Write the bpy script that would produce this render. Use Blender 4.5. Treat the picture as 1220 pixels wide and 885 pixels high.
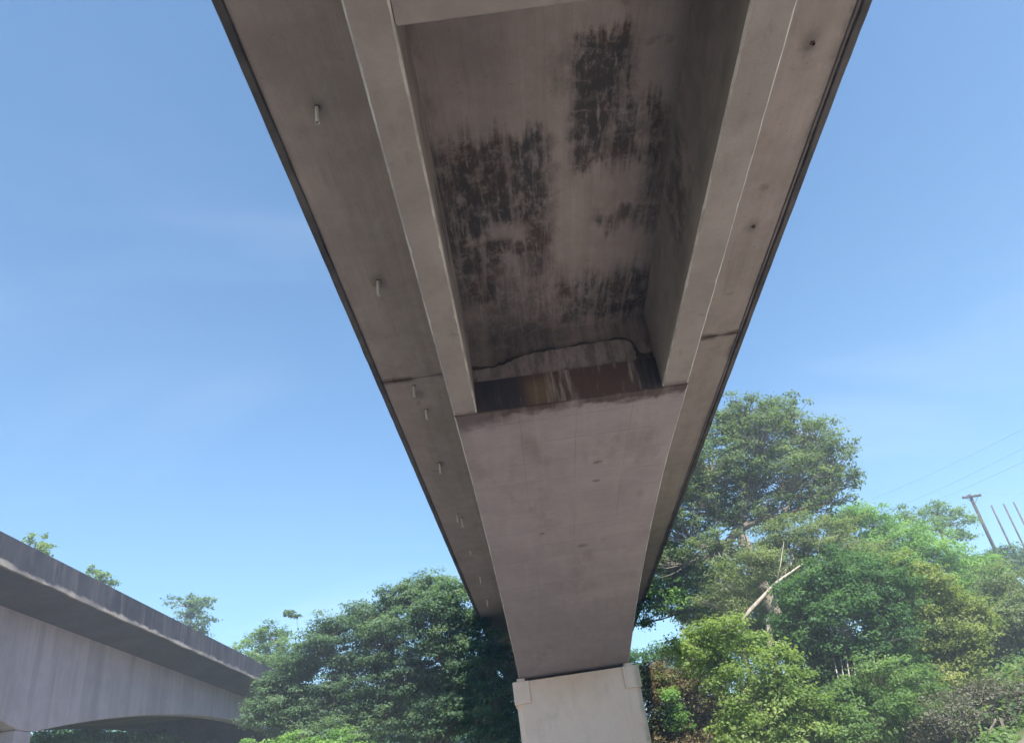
import bpy, math, random
import numpy as np
from mathutils import Vector, Matrix

for o in list(bpy.data.objects):
    bpy.data.objects.remove(o)
scene = bpy.context.scene
COL = scene.collection
rng = np.random.default_rng(7)

# ------------------------------------------------------------------ camera
CAM = np.array([0.0, 0.0, 1.6])
YAW, PITCH, ROLL = 0.01735, 0.5320, 0.1489
FPX, PW, PH = 905.0, 1220.0, 885.0
_f = np.array([math.sin(YAW)*math.cos(PITCH), math.cos(YAW)*math.cos(PITCH), math.sin(PITCH)])
_r = np.array([math.cos(YAW), -math.sin(YAW), 0.0])
_u = np.cross(_r, _f)
AX_R = math.cos(ROLL)*_r - math.sin(ROLL)*_u
AX_U = math.sin(ROLL)*_r + math.cos(ROLL)*_u
AX_F = _f
cd = bpy.data.cameras.new('camera')
cam = bpy.data.objects.new('camera', cd)
COL.objects.link(cam)
cd.sensor_width = 36.0
cd.lens = FPX/PW*36.0
cd.clip_start = 0.05
cd.clip_end = 5000.0
R3 = Matrix((AX_R.tolist(), AX_U.tolist(), (-AX_F).tolist())).transposed()
cam.matrix_world = Matrix.Translation(Vector(CAM.tolist())) @ R3.to_4x4()
scene.camera = cam

# ------------------------------------------------------------------ sky, sun, exposure
SUN_AZ, SUN_EL = math.radians(162.0), math.radians(55.0)   # azimuth clockwise from +Y
world = bpy.data.worlds.new('World')
scene.world = world
world.use_nodes = True
wt = world.node_tree
wt.nodes.clear()
w_out = wt.nodes.new('ShaderNodeOutputWorld')
w_bg = wt.nodes.new('ShaderNodeBackground')
w_bg.inputs['Strength'].default_value = 0.1
w_sky = wt.nodes.new('ShaderNodeTexSky')
w_sky.sky_type = 'NISHITA'
w_sky.sun_disc = False
w_sky.sun_elevation = SUN_EL
w_sky.sun_rotation = SUN_AZ
w_sky.altitude = 100.0
w_sky.air_density = 1.0
w_sky.dust_density = 0.2
w_sky.ozone_density = 2.0
# thin cirrus veil on a flat layer overhead
w_tc = wt.nodes.new('ShaderNodeTexCoord')
w_sep = wt.nodes.new('ShaderNodeSeparateXYZ')
wt.links.new(w_tc.outputs['Generated'], w_sep.inputs[0])


def wmath(op, a, b=None, c=None):
    n = wt.nodes.new('ShaderNodeMath')
    n.operation = op
    for i, v in enumerate((a, b, c)):
        if v is None:
            continue
        if isinstance(v, (int, float)):
            n.inputs[i].default_value = v
        else:
            wt.links.new(v, n.inputs[i])
    return n.outputs[0]


zz = wmath('ADD', wmath('MAXIMUM', w_sep.outputs[2], 0.0), 0.12)
w_cmb = wt.nodes.new('ShaderNodeCombineXYZ')
wt.links.new(wmath('DIVIDE', w_sep.outputs[0], zz), w_cmb.inputs[0])
wt.links.new(wmath('MULTIPLY', wmath('DIVIDE', w_sep.outputs[1], zz), 1.7), w_cmb.inputs[1])
w_n = wt.nodes.new('ShaderNodeTexNoise')
w_n.inputs['Scale'].default_value = 0.75
w_n.inputs['Detail'].default_value = 6.0
w_n.inputs['Roughness'].default_value = 0.5
w_n.inputs['Distortion'].default_value = 0.6
w_mp = wt.nodes.new('ShaderNodeMapping')
w_mp.inputs['Location'].default_value = (9.7, 4.4, 0.0)
wt.links.new(w_cmb.outputs[0], w_mp.inputs['Vector'])
wt.links.new(w_mp.outputs[0], w_n.inputs['Vector'])
w_mr = wt.nodes.new('ShaderNodeMapRange')
w_mr.interpolation_type = 'SMOOTHSTEP'
w_mr.inputs['From Min'].default_value = 0.50
w_mr.inputs['From Max'].default_value = 0.85
w_mr.inputs['To Max'].default_value = 0.13
wt.links.new(w_n.outputs['Fac'], w_mr.inputs['Value'])
w_mix = wt.nodes.new('ShaderNodeMixRGB')
w_mix.inputs['Color2'].default_value = (6.2, 6.9, 7.4, 1)
wt.links.new(w_mr.outputs[0], w_mix.inputs['Fac'])
w_wb = wt.nodes.new('ShaderNodeMixRGB')          # camera white balance
w_wb.blend_type = 'MULTIPLY'
w_wb.inputs['Fac'].default_value = 1.0
w_wb.inputs['Color2'].default_value = (0.82, 1.03, 1.07, 1)
wt.links.new(w_sky.outputs[0], w_wb.inputs['Color1'])
wt.links.new(w_wb.outputs[0], w_mix.inputs['Color1'])
wt.links.new(w_mix.outputs[0], w_bg.inputs['Color'])
wt.links.new(w_bg.outputs[0], w_out.inputs[0])

sl = bpy.data.lights.new('sun', 'SUN')
sl.energy = 5.0
sl.angle = math.radians(0.53)
sl.color = (1.0, 0.95, 0.87)
sun = bpy.data.objects.new('sun', sl)
COL.objects.link(sun)
SDIR = Vector((math.sin(SUN_AZ)*math.cos(SUN_EL), math.cos(SUN_AZ)*math.cos(SUN_EL), math.sin(SUN_EL)))
sun.rotation_euler = SDIR.to_track_quat('Z', 'Y').to_euler()
sun.location = SDIR*60

vs = scene.view_settings
vs.view_transform = 'Standard'
vs.look = 'None'
vs.gamma = 1.0
vs.exposure = 1.33
vs.use_curve_mapping = False
scene.cycles.max_bounces = 5
scene.cycles.diffuse_bounces = 3
scene.cycles.transmission_bounces = 4
scene.cycles.use_adaptive_sampling = True
scene.cycles.adaptive_threshold = 0.025


# ------------------------------------------------------------------ helpers
def at(px, py, Y):
    """World point on the vertical plane Y metres ahead that the photograph shows at (px, py)."""
    r = AX_F + AX_R*(px-PW/2)/FPX - AX_U*(py-PH/2)/FPX
    return CAM + r*(Y/r[1])


def depth(p):
    return float((np.asarray(p)-CAM) @ AX_F)


def tag(o, label=None, cat=None, group=None, kind=None):
    if label: o['label'] = label
    if cat: o['category'] = cat
    if group: o['group'] = group
    if kind: o['kind'] = kind
    return o


def empty(name, loc, label=None, cat=None, group=None):
    o = bpy.data.objects.new(name, None)
    COL.objects.link(o)
    o.location = loc
    o.empty_display_size = 0.3
    return tag(o, label, cat, group)


def mesh_obj(name, verts, faces, mat, parent=None, smooth=False):
    me = bpy.data.meshes.new(name)
    v = np.asarray(verts, dtype=np.float64)
    if parent is not None:
        v = v - np.array(parent_world(parent))
    me.from_pydata(v.tolist(), [], faces)
    me.update()
    if mat is not None:
        me.materials.append(mat)
    if smooth:
        me.polygons.foreach_set('use_smooth', [True]*len(me.polygons))
    o = bpy.data.objects.new(name, me)
    COL.objects.link(o)
    o.parent = parent
    return o


def parent_world(o):
    p = Vector((0, 0, 0))
    while o is not None:
        p += o.location
        o = o.parent
    return p


class MB:
    def __init__(self):
        self.v = []
        self.f = []

    def add(self, v, f):
        b = len(self.v)
        self.v += [tuple(p) for p in v]
        self.f += [tuple(i+b for i in q) for q in f]
        return self

    def box(self, x0, x1, y0, y1, z0, z1):
        v = [(x, y, z) for z in (z0, z1) for y in (y0, y1) for x in (x0, x1)]
        return self.add(v, [(0, 2, 3, 1), (4, 5, 7, 6), (0, 1, 5, 4), (2, 6, 7, 3), (0, 4, 6, 2), (1, 3, 7, 5)])

    def cbox(self, x0, x1, y0, y1, z0, z1, c=0.02):
        """box with chamfered vertical and horizontal edges on the sides"""
        pts = [(x0+c, y0), (x1-c, y0), (x1, y0+c), (x1, y1-c), (x1-c, y1), (x0+c, y1), (x0, y1-c), (x0, y0+c)]
        cx, cy = (x0+x1)/2, (y0+y1)/2
        ins = [(px+(c if px < cx else -c), py+(c if py < cy else -c)) for px, py in pts]
        rings = [[(a, b, z0) for a, b in ins], [(a, b, z0+c) for a, b in pts], [(a, b, z1-c) for a, b in pts], [(a, b, z1) for a, b in ins]]
        return self.loft(rings)

    def loft(self, rings, caps=True):
        n = len(rings[0])
        v = [p for r in rings for p in r]
        f = []
        for i in range(len(rings)-1):
            for j in range(n):
                k = (j+1) % n
                f.append((i*n+j, i*n+k, (i+1)*n+k, (i+1)*n+j))
        if caps:
            f.append(tuple(range(n-1, -1, -1)))
            f.append(tuple(range((len(rings)-1)*n, len(rings)*n)))
        return self.add(v, f)

    def tube(self, pts, rad, n=8, caps=True):
        pts = [np.asarray(p, float) for p in pts]
        rings = []
        for i, p in enumerate(pts):
            d = pts[min(i+1, len(pts)-1)]-pts[max(i-1, 0)]
            d = d/(np.linalg.norm(d)+1e-9)
            a = np.cross(d, (0.31, 0.87, 0.12) if abs(d[2]) > 0.8 else (0, 0, 1.0))
            a /= np.linalg.norm(a)+1e-9
            b = np.cross(d, a)
            r = rad[i] if hasattr(rad, '__len__') else rad
            rings.append([tuple(p+r*(a*math.cos(t)+b*math.sin(t))) for t in [2*math.pi*k/n for k in range(n)]])
        return self.loft(rings, caps)

    def build(self, name, mat, parent=None, smooth=False, arris=None):
        o = mesh_obj(name, self.v, self.f, mat, parent, smooth)
        import bmesh
        bm = bmesh.new()
        bm.from_mesh(o.data)
        bmesh.ops.recalc_face_normals(bm, faces=bm.faces)
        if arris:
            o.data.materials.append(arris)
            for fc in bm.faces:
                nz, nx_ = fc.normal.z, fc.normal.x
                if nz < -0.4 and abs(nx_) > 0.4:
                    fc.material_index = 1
        bm.to_mesh(o.data)
        bm.free()
        return o


# ------------------------------------------------------------------ materials
class NT:
    def __init__(self, name):
        self.m = bpy.data.materials.new(name)
        self.m.use_nodes = True
        self.t = self.m.node_tree
        self.t.nodes.clear()
        self.out = self.t.nodes.new('ShaderNodeOutputMaterial')
        g = self.t.nodes.new('ShaderNodeNewGeometry')
        self.P = g.outputs['Position']
        s = self.t.nodes.new('ShaderNodeSeparateXYZ')
        self.t.links.new(self.P, s.inputs[0])
        self.x, self.y, self.z = s.outputs

    def put(self, sock, v):
        if v is None:
            return
        if hasattr(v, 'is_output'):
            self.t.links.new(v, sock)
        elif isinstance(v, (tuple, list)):
            sock.default_value = tuple(v)+((1.0,) if len(v) == 3 and len(sock.default_value) == 4 else ())
        else:
            sock.default_value = v

    def math(self, op, a, b=None, c=None):
        n = self.t.nodes.new('ShaderNodeMath')
        n.operation = op
        for i, v in enumerate((a, b, c)):
            self.put(n.inputs[i], v)
        return n.outputs[0]

    def mul(self, a, b): return self.math('MULTIPLY', a, b)
    def addm(self, a, b): return self.math('ADD', a, b)
    def sub(self, a, b): return self.math('SUBTRACT', a, b)
    def mx(self, a, b): return self.math('MAXIMUM', a, b)

    def ss(self, v, a, b, lo=0.0, hi=1.0):
        n = self.t.nodes.new('ShaderNodeMapRange')
        n.interpolation_type = 'SMOOTHSTEP'
        self.put(n.inputs['Value'], v)
        if a > b:
            a, b, lo, hi = b, a, hi, lo
        n.inputs['From Min'].default_value = a
        n.inputs['From Max'].default_value = b
        n.inputs['To Min'].default_value = lo
        n.inputs['To Max'].default_value = hi
        return n.outputs[0]

    def vec(self, x, y, z):
        n = self.t.nodes.new('ShaderNodeCombineXYZ')
        for i, v in enumerate((x, y, z)):
            self.put(n.inputs[i], v)
        return n.outputs[0]

    def noise(self, scale, detail=4.0, rough=0.55, vec=None, stretch=None, off=0.0, dist=0.0):
        v = vec or self.P
        if stretch or off:
            mp = self.t.nodes.new('ShaderNodeMapping')
            self.put(mp.inputs['Vector'], v)
            mp.inputs['Scale'].default_value = stretch or (1, 1, 1)
            mp.inputs['Location'].default_value = (off, off*1.7, off*0.6)
            v = mp.outputs[0]
        n = self.t.nodes.new('ShaderNodeTexNoise')
        self.put(n.inputs['Vector'], v)
        n.inputs['Scale'].default_value = scale
        n.inputs['Detail'].default_value = detail
        n.inputs['Roughness'].default_value = rough
        n.inputs['Distortion'].default_value = dist
        return n.outputs['Fac']

    def mix(self, f, a, b, mode='MIX'):
        n = self.t.nodes.new('ShaderNodeMixRGB')
        n.blend_type = mode
        self.put(n.inputs['Fac'], f)
        self.put(n.inputs['Color1'], a)
        self.put(n.inputs['Color2'], b)
        return n.outputs[0]

    def bump(self, h, strength=0.3, dist=0.01):
        n = self.t.nodes.new('ShaderNodeBump')
        n.inputs['Strength'].default_value = strength
        n.inputs['Distance'].default_value = dist
        self.put(n.inputs['Height'], h)
        return n.outputs[0]

    def finish(self, col, rough=0.85, normal=None, spec=0.25):
        b = self.t.nodes.new('ShaderNodeBsdfPrincipled')
        self.put(b.inputs['Base Color'], col)
        self.put(b.inputs['Roughness'], rough)
        b.inputs['Specular IOR Level'].default_value = spec
        if normal is not None:
            self.put(b.inputs['Normal'], normal)
        self.t.links.new(b.outputs[0], self.out.inputs[0])
        return self.m


def softbox(N, X, Y, x0, x1, y0, y1, e=0.12):
    a = N.mul(N.ss(X, x0-e, x0+e), N.ss(X, x1+e, x1-e))
    b = N.mul(N.ss(Y, y0-e, y0+e), N.ss(Y, y1+e, y1-e))
    return N.mul(a, b)


def line_at(N, v, c, w, e=0.01):
    d = N.math('ABSOLUTE', N.sub(v, c))
    return N.ss(d, w+e, w)


def concrete(name, c_lo, c_hi, boards=None, extra=None, dark=0.35, bumpk=0.35):
    """Cast concrete: cloudy tone, pores, mould freckles and shutter-board marks."""
    N = NT(name)
    big = N.noise(0.45, 5, 0.6, off=3.0)
    mid = N.noise(2.3, 6, 0.65, off=11.0)
    fine = N.noise(38.0, 3, 0.6)
    col = N.mix(N.ss(N.addm(N.mul(big, 0.6), N.mul(mid, 0.4)), 0.34, 0.66), c_lo, c_hi)
    col = N.mix(N.mul(N.ss(fine, 0.35, 0.75), 0.18), col, tuple(0.55*c for c in c_lo))
    h = N.mul(fine, 0.4)
    if boards:
        axis, w = boards
        v = {'x': N.x, 'y': N.y, 'z': N.z}[axis]
        cell = N.math('FRACT', N.mul(N.addm(v, 100.0), 1.0/w))
        ln = N.ss(N.math('ABSOLUTE', N.sub(cell, 0.5)), 0.47, 0.498)
        idx = N.math('FLOOR', N.mul(N.addm(v, 100.0), 1.0/w))
        wn = N.t.nodes.new('ShaderNodeTexWhiteNoise')
        wn.noise_dimensions = '1D'
        N.put(wn.inputs['W'], idx)
        col = N.mix(N.mul(N.ss(wn.outputs['Value'], 0.0, 1.0), 0.14), col, tuple(0.62*c for c in c_lo))
        col = N.mix(N.mul(N.mul(ln, N.ss(mid, 0.4, 0.6)), 0.35), col, tuple(0.5*c for c in c_lo))
        h = N.sub(h, N.mul(ln, 0.8))
    fre = N.mul(N.ss(N.noise(5.5, 6, 0.75, off=23.0), 0.60, 0.74), dark)
    col = N.mix(fre, col, (0.035, 0.032, 0.032))
    spot = N.ss(N.noise(1.7, 3, 0.55, off=41.0), 0.68, 0.76)
    col = N.mix(N.mul(spot, dark*0.8), col, (0.06, 0.045, 0.038))
    if extra:
        col, h = extra(N, col, h, mid, fine)
    return N.finish(col, 0.88, N.bump(h, bumpk, 0.012), 0.2)


SLAB_LO, SLAB_HI = (0.272, 0.225, 0.206), (0.355, 0.298, 0.275)
BOX_LO, BOX_HI = (0.285, 0.238, 0.243), (0.35, 0.295, 0.30)


def slab_stains(N, col, h, mid, fine):
    """Black mould in grid-like patches with lime streaks on the deck soffit between the girders."""
    wob = N.sub(N.noise(1.6, 6, 0.7, off=5.0), 0.5)
    wob2 = N.sub(N.noise(1.6, 6, 0.7, off=17.0), 0.5)
    colm = N.sub(N.noise(4.2, 3, 0.6, vec=N.vec(N.x, N.mul(N.y, 0.05), 0.0), off=47.0), 0.5)
    X = N.addm(N.x, N.mul(wob, 0.65))
    Y = N.addm(N.addm(N.y, N.mul(wob2, 1.0)), N.mul(colm, 1.5))
    # general brown mottling of old formwork
    mot = N.ss(N.noise(1.3, 7, 0.72, stretch=(1.0, 0.55, 1.0), off=77.0), 0.44, 0.70)
    col = N.mix(N.mul(mot, 0.28), col, (0.16, 0.122, 0.10))
    masks = []
    for (x0, x1, y0, y1, e, k) in (
            (-0.80, 1.42, 9.1, 12.4, 0.22, 1.0),
            (-0.80, 0.40, 11.4, 14.0, 0.40, 0.9),
            (0.7, 1.42, 11.5, 13.2, 0.25, 0.75),
            (1.80, 2.75, 7.4, 10.1, 0.16, 1.0),
            (2.45, 3.48, 8.8, 10.2, 0.25, 0.9),
            (1.45, 1.9, 7.4, 8.3, 0.25, 0.45),
            (2.25, 3.25, 11.35, 11.85, 0.15, 0.75),
            (1.40, 3.70, 13.3, 15.2, 0.45, 0.95),
            (-0.40, 1.7, 12.9, 15.6, 0.6, 0.6),
            (3.1, 3.6, 9.2, 12.2, 0.3, 0.75)):
        masks.append(N.mul(softbox(N, X, Y, x0, x1, y0, y1, e), k))
    keep = N.sub(1.0, N.mul(softbox(N, N.addm(N.x, N.mul(wob, 0.5)), N.addm(N.y, N.mul(wob2, 0.5)), 0.1, 0.95, 11.35, 11.8, 0.18), 0.9))
    m = masks[0]
    for q in masks[1:]:
        m = N.mx(m, q)
    m = N.mul(m, keep)
    grain = N.noise(7.0, 8, 0.78, stretch=(1.0, 0.5, 1.0), off=2.0)
    gr2 = N.noise(2.4, 5, 0.7, off=67.0)
    m = N.mul(m, N.ss(N.addm(N.mul(grain, 0.6), N.mul(gr2, 0.4)), 0.30, 0.58))
    # paler ribs between the mould columns
    rib = N.ss(N.noise(7.5, 3, 0.55, vec=N.vec(N.addm(N.x, N.mul(wob, 0.05)), N.mul(N.y, 0.07), 0.0), off=9.0), 0.36, 0.52)
    m = N.mul(m, N.addm(N.mul(rib, 0.45), 0.58))
    tint = N.mix(N.ss(N.noise(0.9, 4, 0.6, off=7.0), 0.42, 0.6), (0.029, 0.028, 0.031), (0.055, 0.036, 0.030))
    col = N.mix(N.math('MINIMUM', N.mul(m, 1.05), 0.90), col, tint)
    # broken lime streaks
    xw = N.addm(N.x, N.mul(N.sub(N.noise(1.4, 4, 0.7, stretch=(1, 0.5, 1), off=31.0), 0.5), 0.34))
    fr = N.math('FRACT', N.mul(N.addm(xw, 10.06), 1/0.23))
    d = N.math('ABSOLUTE', N.sub(fr, 0.5))
    st = N.ss(d, 0.15, 0.0)
    st = N.mul(st, N.ss(N.noise(2.6, 6, 0.75, stretch=(1.8, 0.55, 1.0), off=13.0), 0.46, 0.66))
    yw = N.addm(N.y, N.mul(N.sub(N.noise(2.0, 4, 0.7, off=51.0), 0.5), 0.22))
    fy = N.math('ABSOLUTE', N.sub(N.math('FRACT', N.mul(N.addm(yw, 10.1), 1/0.62)), 0.5))
    st = N.mx(st, N.mul(N.mul(N.ss(fy, 0.05, 0.0), N.ss(N.noise(2.2, 4, 0.65, off=61.0), 0.50, 0.66)), 0.7))
    near = N.ss(m, 0.10, 0.45)
    col = N.mix(N.mul(N.mul(st, near), 0.75), col, (0.30, 0.265, 0.25))
    # darker, broken margins along both girders' roots and before the end wall
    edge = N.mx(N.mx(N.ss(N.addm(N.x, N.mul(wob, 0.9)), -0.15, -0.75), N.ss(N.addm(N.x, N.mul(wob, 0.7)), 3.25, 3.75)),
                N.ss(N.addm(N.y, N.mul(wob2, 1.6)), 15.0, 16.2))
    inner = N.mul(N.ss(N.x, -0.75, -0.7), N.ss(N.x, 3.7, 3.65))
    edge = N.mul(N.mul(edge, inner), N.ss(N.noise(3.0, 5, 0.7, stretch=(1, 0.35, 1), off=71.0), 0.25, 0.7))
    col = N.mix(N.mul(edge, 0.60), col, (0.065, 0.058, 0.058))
    # construction joint across the deck: rusty black seep
    jw = N.addm(N.y, N.mul(N.sub(N.noise(3.0, 4, 0.6, off=83.0), 0.5), 0.35))
    j = N.mul(N.ss(N.math('ABSOLUTE', N.sub(jw, 16.64)), 0.20, 0.03), N.ss(N.noise(1.6, 3, 0.5, off=91.0), 0.28, 0.6))
    col = N.mix(N.mul(j, 0.85), col, (0.055, 0.035, 0.03))
    # mould along the outer drip edges
    ew = N.mul(N.sub(N.noise(1.3, 5, 0.7, stretch=(1, 0.5, 1), off=97.0), 0.5), 0.75)
    e = N.mx(N.ss(N.addm(N.x, ew), 6.05, 6.40), N.ss(N.addm(N.x, N.mul(ew, 0.4)), -2.98, -3.20))
    col = N.mix(N.mul(e, 0.85), col, (0.035, 0.034, 0.04))
    # seep stains around the drain holes on the right
    for hx, hy in ((5.62, 8.05), (5.62, 12.45), (-2.28, 8.03), (-2.27, 12.54), (-2.24, 17.5), (-2.3, 22.03)):
        dx = N.sub(N.addm(N.x, N.mul(wob, 0.3)), hx)
        dy = N.sub(N.addm(N.y, N.mul(wob2, 0.5)), hy)
        rr = N.math('SQRT', N.addm(N.mul(dx, dx), N.mul(N.mul(dy, dy), 0.5)))
        col = N.mix(N.mul(N.ss(rr, 0.24, 0.03), 0.42), col, (0.05, 0.042, 0.04))
    # long streaks along the outer strips
    lg = N.ss(N.noise(5.0, 4, 0.6, stretch=(1.0, 0.06, 1.0), off=101.0), 0.5, 0.75)
    col = N.mix(N.mul(lg, 0.22), col, (0.10, 0.08, 0.07))
    return col, h


def box_stains(N, col, h, mid, fine):
    w = N.sub(N.noise(2.2, 6, 0.7, off=5.0), 0.5)
    d = N.addm(N.y, N.mul(w, 1.15))
    m = N.mul(N.ss(d, 15.72, 15.34), N.ss(N.noise(1.3, 4, 0.6, stretch=(1, 0.3, 1), off=8.0), 0.2, 0.5))
    lw = N.mul(N.ss(N.addm(N.x, w), 0.9, -0.6), N.ss(d, 16.2, 15.5))
    m = N.mx(m, N.mul(lw, 0.8))
    col = N.mix(N.mul(m, 0.9), col, (0.058, 0.036, 0.030))
    lx = N.addm(N.x, N.mul(w, 0.02))
    for jx in (0.28, 1.62, 2.95):
        jl = N.mul(line_at(N, lx, jx, 0.004, 0.010), N.ss(N.noise(0.8, 3, 0.6, stretch=(1, 0.3, 1), off=jx*7), 0.42, 0.6))
        col = N.mix(N.mul(jl, 0.4), col, (0.12, 0.10, 0.095))
    fy = N.math('ABSOLUTE', N.sub(N.math('FRACT', N.mul(N.addm(N.y, 100.0), 1/1.22)), 0.5))
    jt = N.mul(N.ss(fy, 0.486, 0.497), N.ss(N.noise(0.9, 4, 0.6, off=37.0), 0.45, 0.62))
    col = N.mix(N.mul(jt, 0.38), col, (0.12, 0.10, 0.095))
    lm = N.mul(N.ss(fy, 0.455, 0.49), N.ss(N.noise(1.7, 5, 0.7, off=57.0), 0.56, 0.70))
    col = N.mix(N.mul(lm, 0.25), col, (0.45, 0.41, 0.38))
    # faint damp blotches towards mid-width, lengthwise wipe marks
    s = N.ss(N.noise(1.1, 5, 0.6, stretch=(1.0, 0.35, 1), off=19.0), 0.52, 0.72)
    col = N.mix(N.mul(s, 0.38), col, (0.15, 0.115, 0.10))
    lg = N.ss(N.noise(4.0, 4, 0.6, stretch=(1.0, 0.05, 1.0), off=29.0), 0.48, 0.75)
    col = N.mix(N.mul(lg, 0.22), col, (0.42, 0.37, 0.34))
    for k, (cx_, cy_, r) in enumerate(((2.25, 18.9, 0.16), (2.25, 20.1, 0.13), (1.9, 25.0, 0.2), (0.6, 23.5, 0.12))):
        dx = N.mul(N.sub(N.addm(N.x, N.mul(w, 0.25)), cx_), 0.8)
        dy = N.mul(N.sub(N.addm(N.y, N.mul(w, 0.25)), cy_), 1.0)
        rr = N.math('SQRT', N.addm(N.mul(dx, dx), N.mul(dy, dy)))
        col = N.mix(N.mul(N.ss(rr, r, r*0.3), 0.6), col, (0.09, 0.07, 0.062))
    return col, h


def girder_stains(N, col, h, mid, fine):
    # dark bluish tone, streaked, on the inner web faces above the bottom flange
    run = N.ss(N.noise(3.2, 5, 0.65, stretch=(1.0, 0.5, 0.5), off=4.0), 0.35, 0.68)
    up = N.ss(N.addm(N.z, N.mul(N.sub(mid, 0.5), 0.5)), 9.66, 9.95)
    inside = N.mx(N.ss(N.x, 3.7, 3.55), 0.0)
    col = N.mix(N.mul(N.mul(N.addm(N.mul(run, 0.5), 0.42), N.mul(up, inside)), 0.60), col, (0.085, 0.077, 0.085))
    patch = N.mul(softbox(N, N.y, N.z, 9.2, 11.2, 10.2, 11.5, 0.3), N.ss(N.noise(2.6, 5, 0.7, off=14.0), 0.4, 0.58))
    col = N.mix(N.mul(N.mul(patch, inside), 0.75), col, (0.035, 0.035, 0.038))
    # worn bottom face: pale lime bloom, dark scuffs
    s = N.ss(N.noise(3.0, 5, 0.65, stretch=(1, 0.3, 1), off=24.0), 0.55, 0.7)
    col = N.mix(N.mul(s, 0.25), col, (0.14, 0.11, 0.10))
    s2 = N.ss(N.noise(2.0, 5, 0.6, stretch=(1, 0.4, 1), off=34.0), 0.50, 0.75)
    col = N.mix(N.mul(s2, 0.35), col, (0.36, 0.315, 0.30))
    end = N.mul(N.ss(N.addm(N.y, N.mul(N.sub(mid, 0.5), 0.5)), 14.95, 15.2), 0.55)
    col = N.mix(end, col, (0.10, 0.075, 0.065))
    return col, h


def endwall_stains(N, col, h, mid, fine):
    """Seepage curtain on the wall that closes the box: black left, rust middle, pale runs."""
    n1 = N.noise(6.0, 5, 0.7, stretch=(1.0, 1.0, 0.10), off=6.0)
    n2 = N.noise(1.1, 3, 0.5, stretch=(1.0, 1.0, 0.2), off=16.0)
    lo = N.ss(N.z, 10.40, 10.37)
    blk = N.mul(N.mx(N.ss(N.addm(N.x, N.mul(N.sub(n1, 0.5), 0.8)), 0.75, 0.25), N.ss(N.x, 2.9, 3.3)), lo)
    col = N.mix(N.mul(N.ss(n1, 0.30, 0.52), N.addm(N.mul(lo, 0.70), 0.22)), col, (0.075, 0.044, 0.034))
    och = N.mul(N.mul(softbox(N, N.x, N.z, 0.5, 1.1, 9.6, 10.2, 0.2), lo), 0.6)
    col = N.mix(och, col, (0.20, 0.14, 0.085))
    col = N.mix(N.mul(blk, 0.82), col, (0.034, 0.034, 0.045))
    hi_ = N.sub(1.0, lo)
    col = N.mix(N.mul(N.mul(hi_, N.ss(N.noise(2.5, 6, 0.7, stretch=(1.6, 1, 0.6), off=36.0), 0.42, 0.62)), 0.7), col, (0.10, 0.080, 0.075))
    rust = N.mul(N.ss(n2, 0.52, 0.66), N.ss(n1, 0.4, 0.6))
    col = N.mix(N.mul(rust, 0.55), col, (0.13, 0.075, 0.052))
    lime = N.mul(N.ss(N.noise(9.0, 3, 0.6, stretch=(1, 1, 0.06), off=26.0), 0.66, 0.74), lo)
    col = N.mix(N.mul(lime, 0.6), col, (0.42, 0.38, 0.37))
    return col, h


def twin_web(N, col, h, mid, fine):
    run = N.ss(N.noise(1.4, 6, 0.65, stretch=(1.0, 1.0, 0.08), off=4.0), 0.42, 0.68)
    col = N.mix(N.mul(run, 0.30), col, (0.17, 0.145, 0.15))
    pale = N.ss(N.noise(2.2, 5, 0.65, stretch=(1.0, 1.0, 0.06), off=44.0), 0.52, 0.72)
    col = N.mix(N.mul(pale, 0.35), col, (0.52, 0.47, 0.45))
    return col, h


def parapet_stain(N, col, h, mid, fine):
    run = N.ss(N.noise(2.6, 6, 0.7, stretch=(1.0, 1.0, 0.15), off=4.0), 0.30, 0.55)
    wob = N.mul(N.sub(N.noise(1.1, 6, 0.7, off=14.0), 0.5), 0.55)
    up = N.ss(N.addm(N.z, wob), 11.76, 11.88)
    col = N.mix(N.mul(N.addm(N.mul(run, 0.25), 0.70), N.addm(N.mul(up, 0.95), 0.10)), col, (0.036, 0.035, 0.050))
    gap = N.ss(N.noise(0.5, 4, 0.6, off=21.0), 0.42, 0.58)
    col = N.mix(N.mul(gap, 0.6), col, (0.075, 0.070, 0.085))
    return col, h


def pier_stain(N, col, h, mid, fine):
    run = N.ss(N.noise(1.6, 6, 0.65, stretch=(1.0, 1.0, 0.12), off=4.0), 0.5, 0.75)
    col = N.mix(N.mul(run, 0.22), col, (0.30, 0.25, 0.21))
    edge_light = N.mul(N.ss(N.addm(N.x, N.mul(N.sub(mid, 0.5), 0.6)), 4.15, 4.5), 0.55)  # yellowish right edge: light off sunlit greenery, put into the colour
    col = N.mix(edge_light, col, (0.30, 0.27, 0.15))
    bl = N.mul(N.ss(N.noise(0.9, 4, 0.6, off=54.0), 0.55, 0.72), 0.18)
    return N.mix(bl, col, (0.33, 0.27, 0.24)), h


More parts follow.
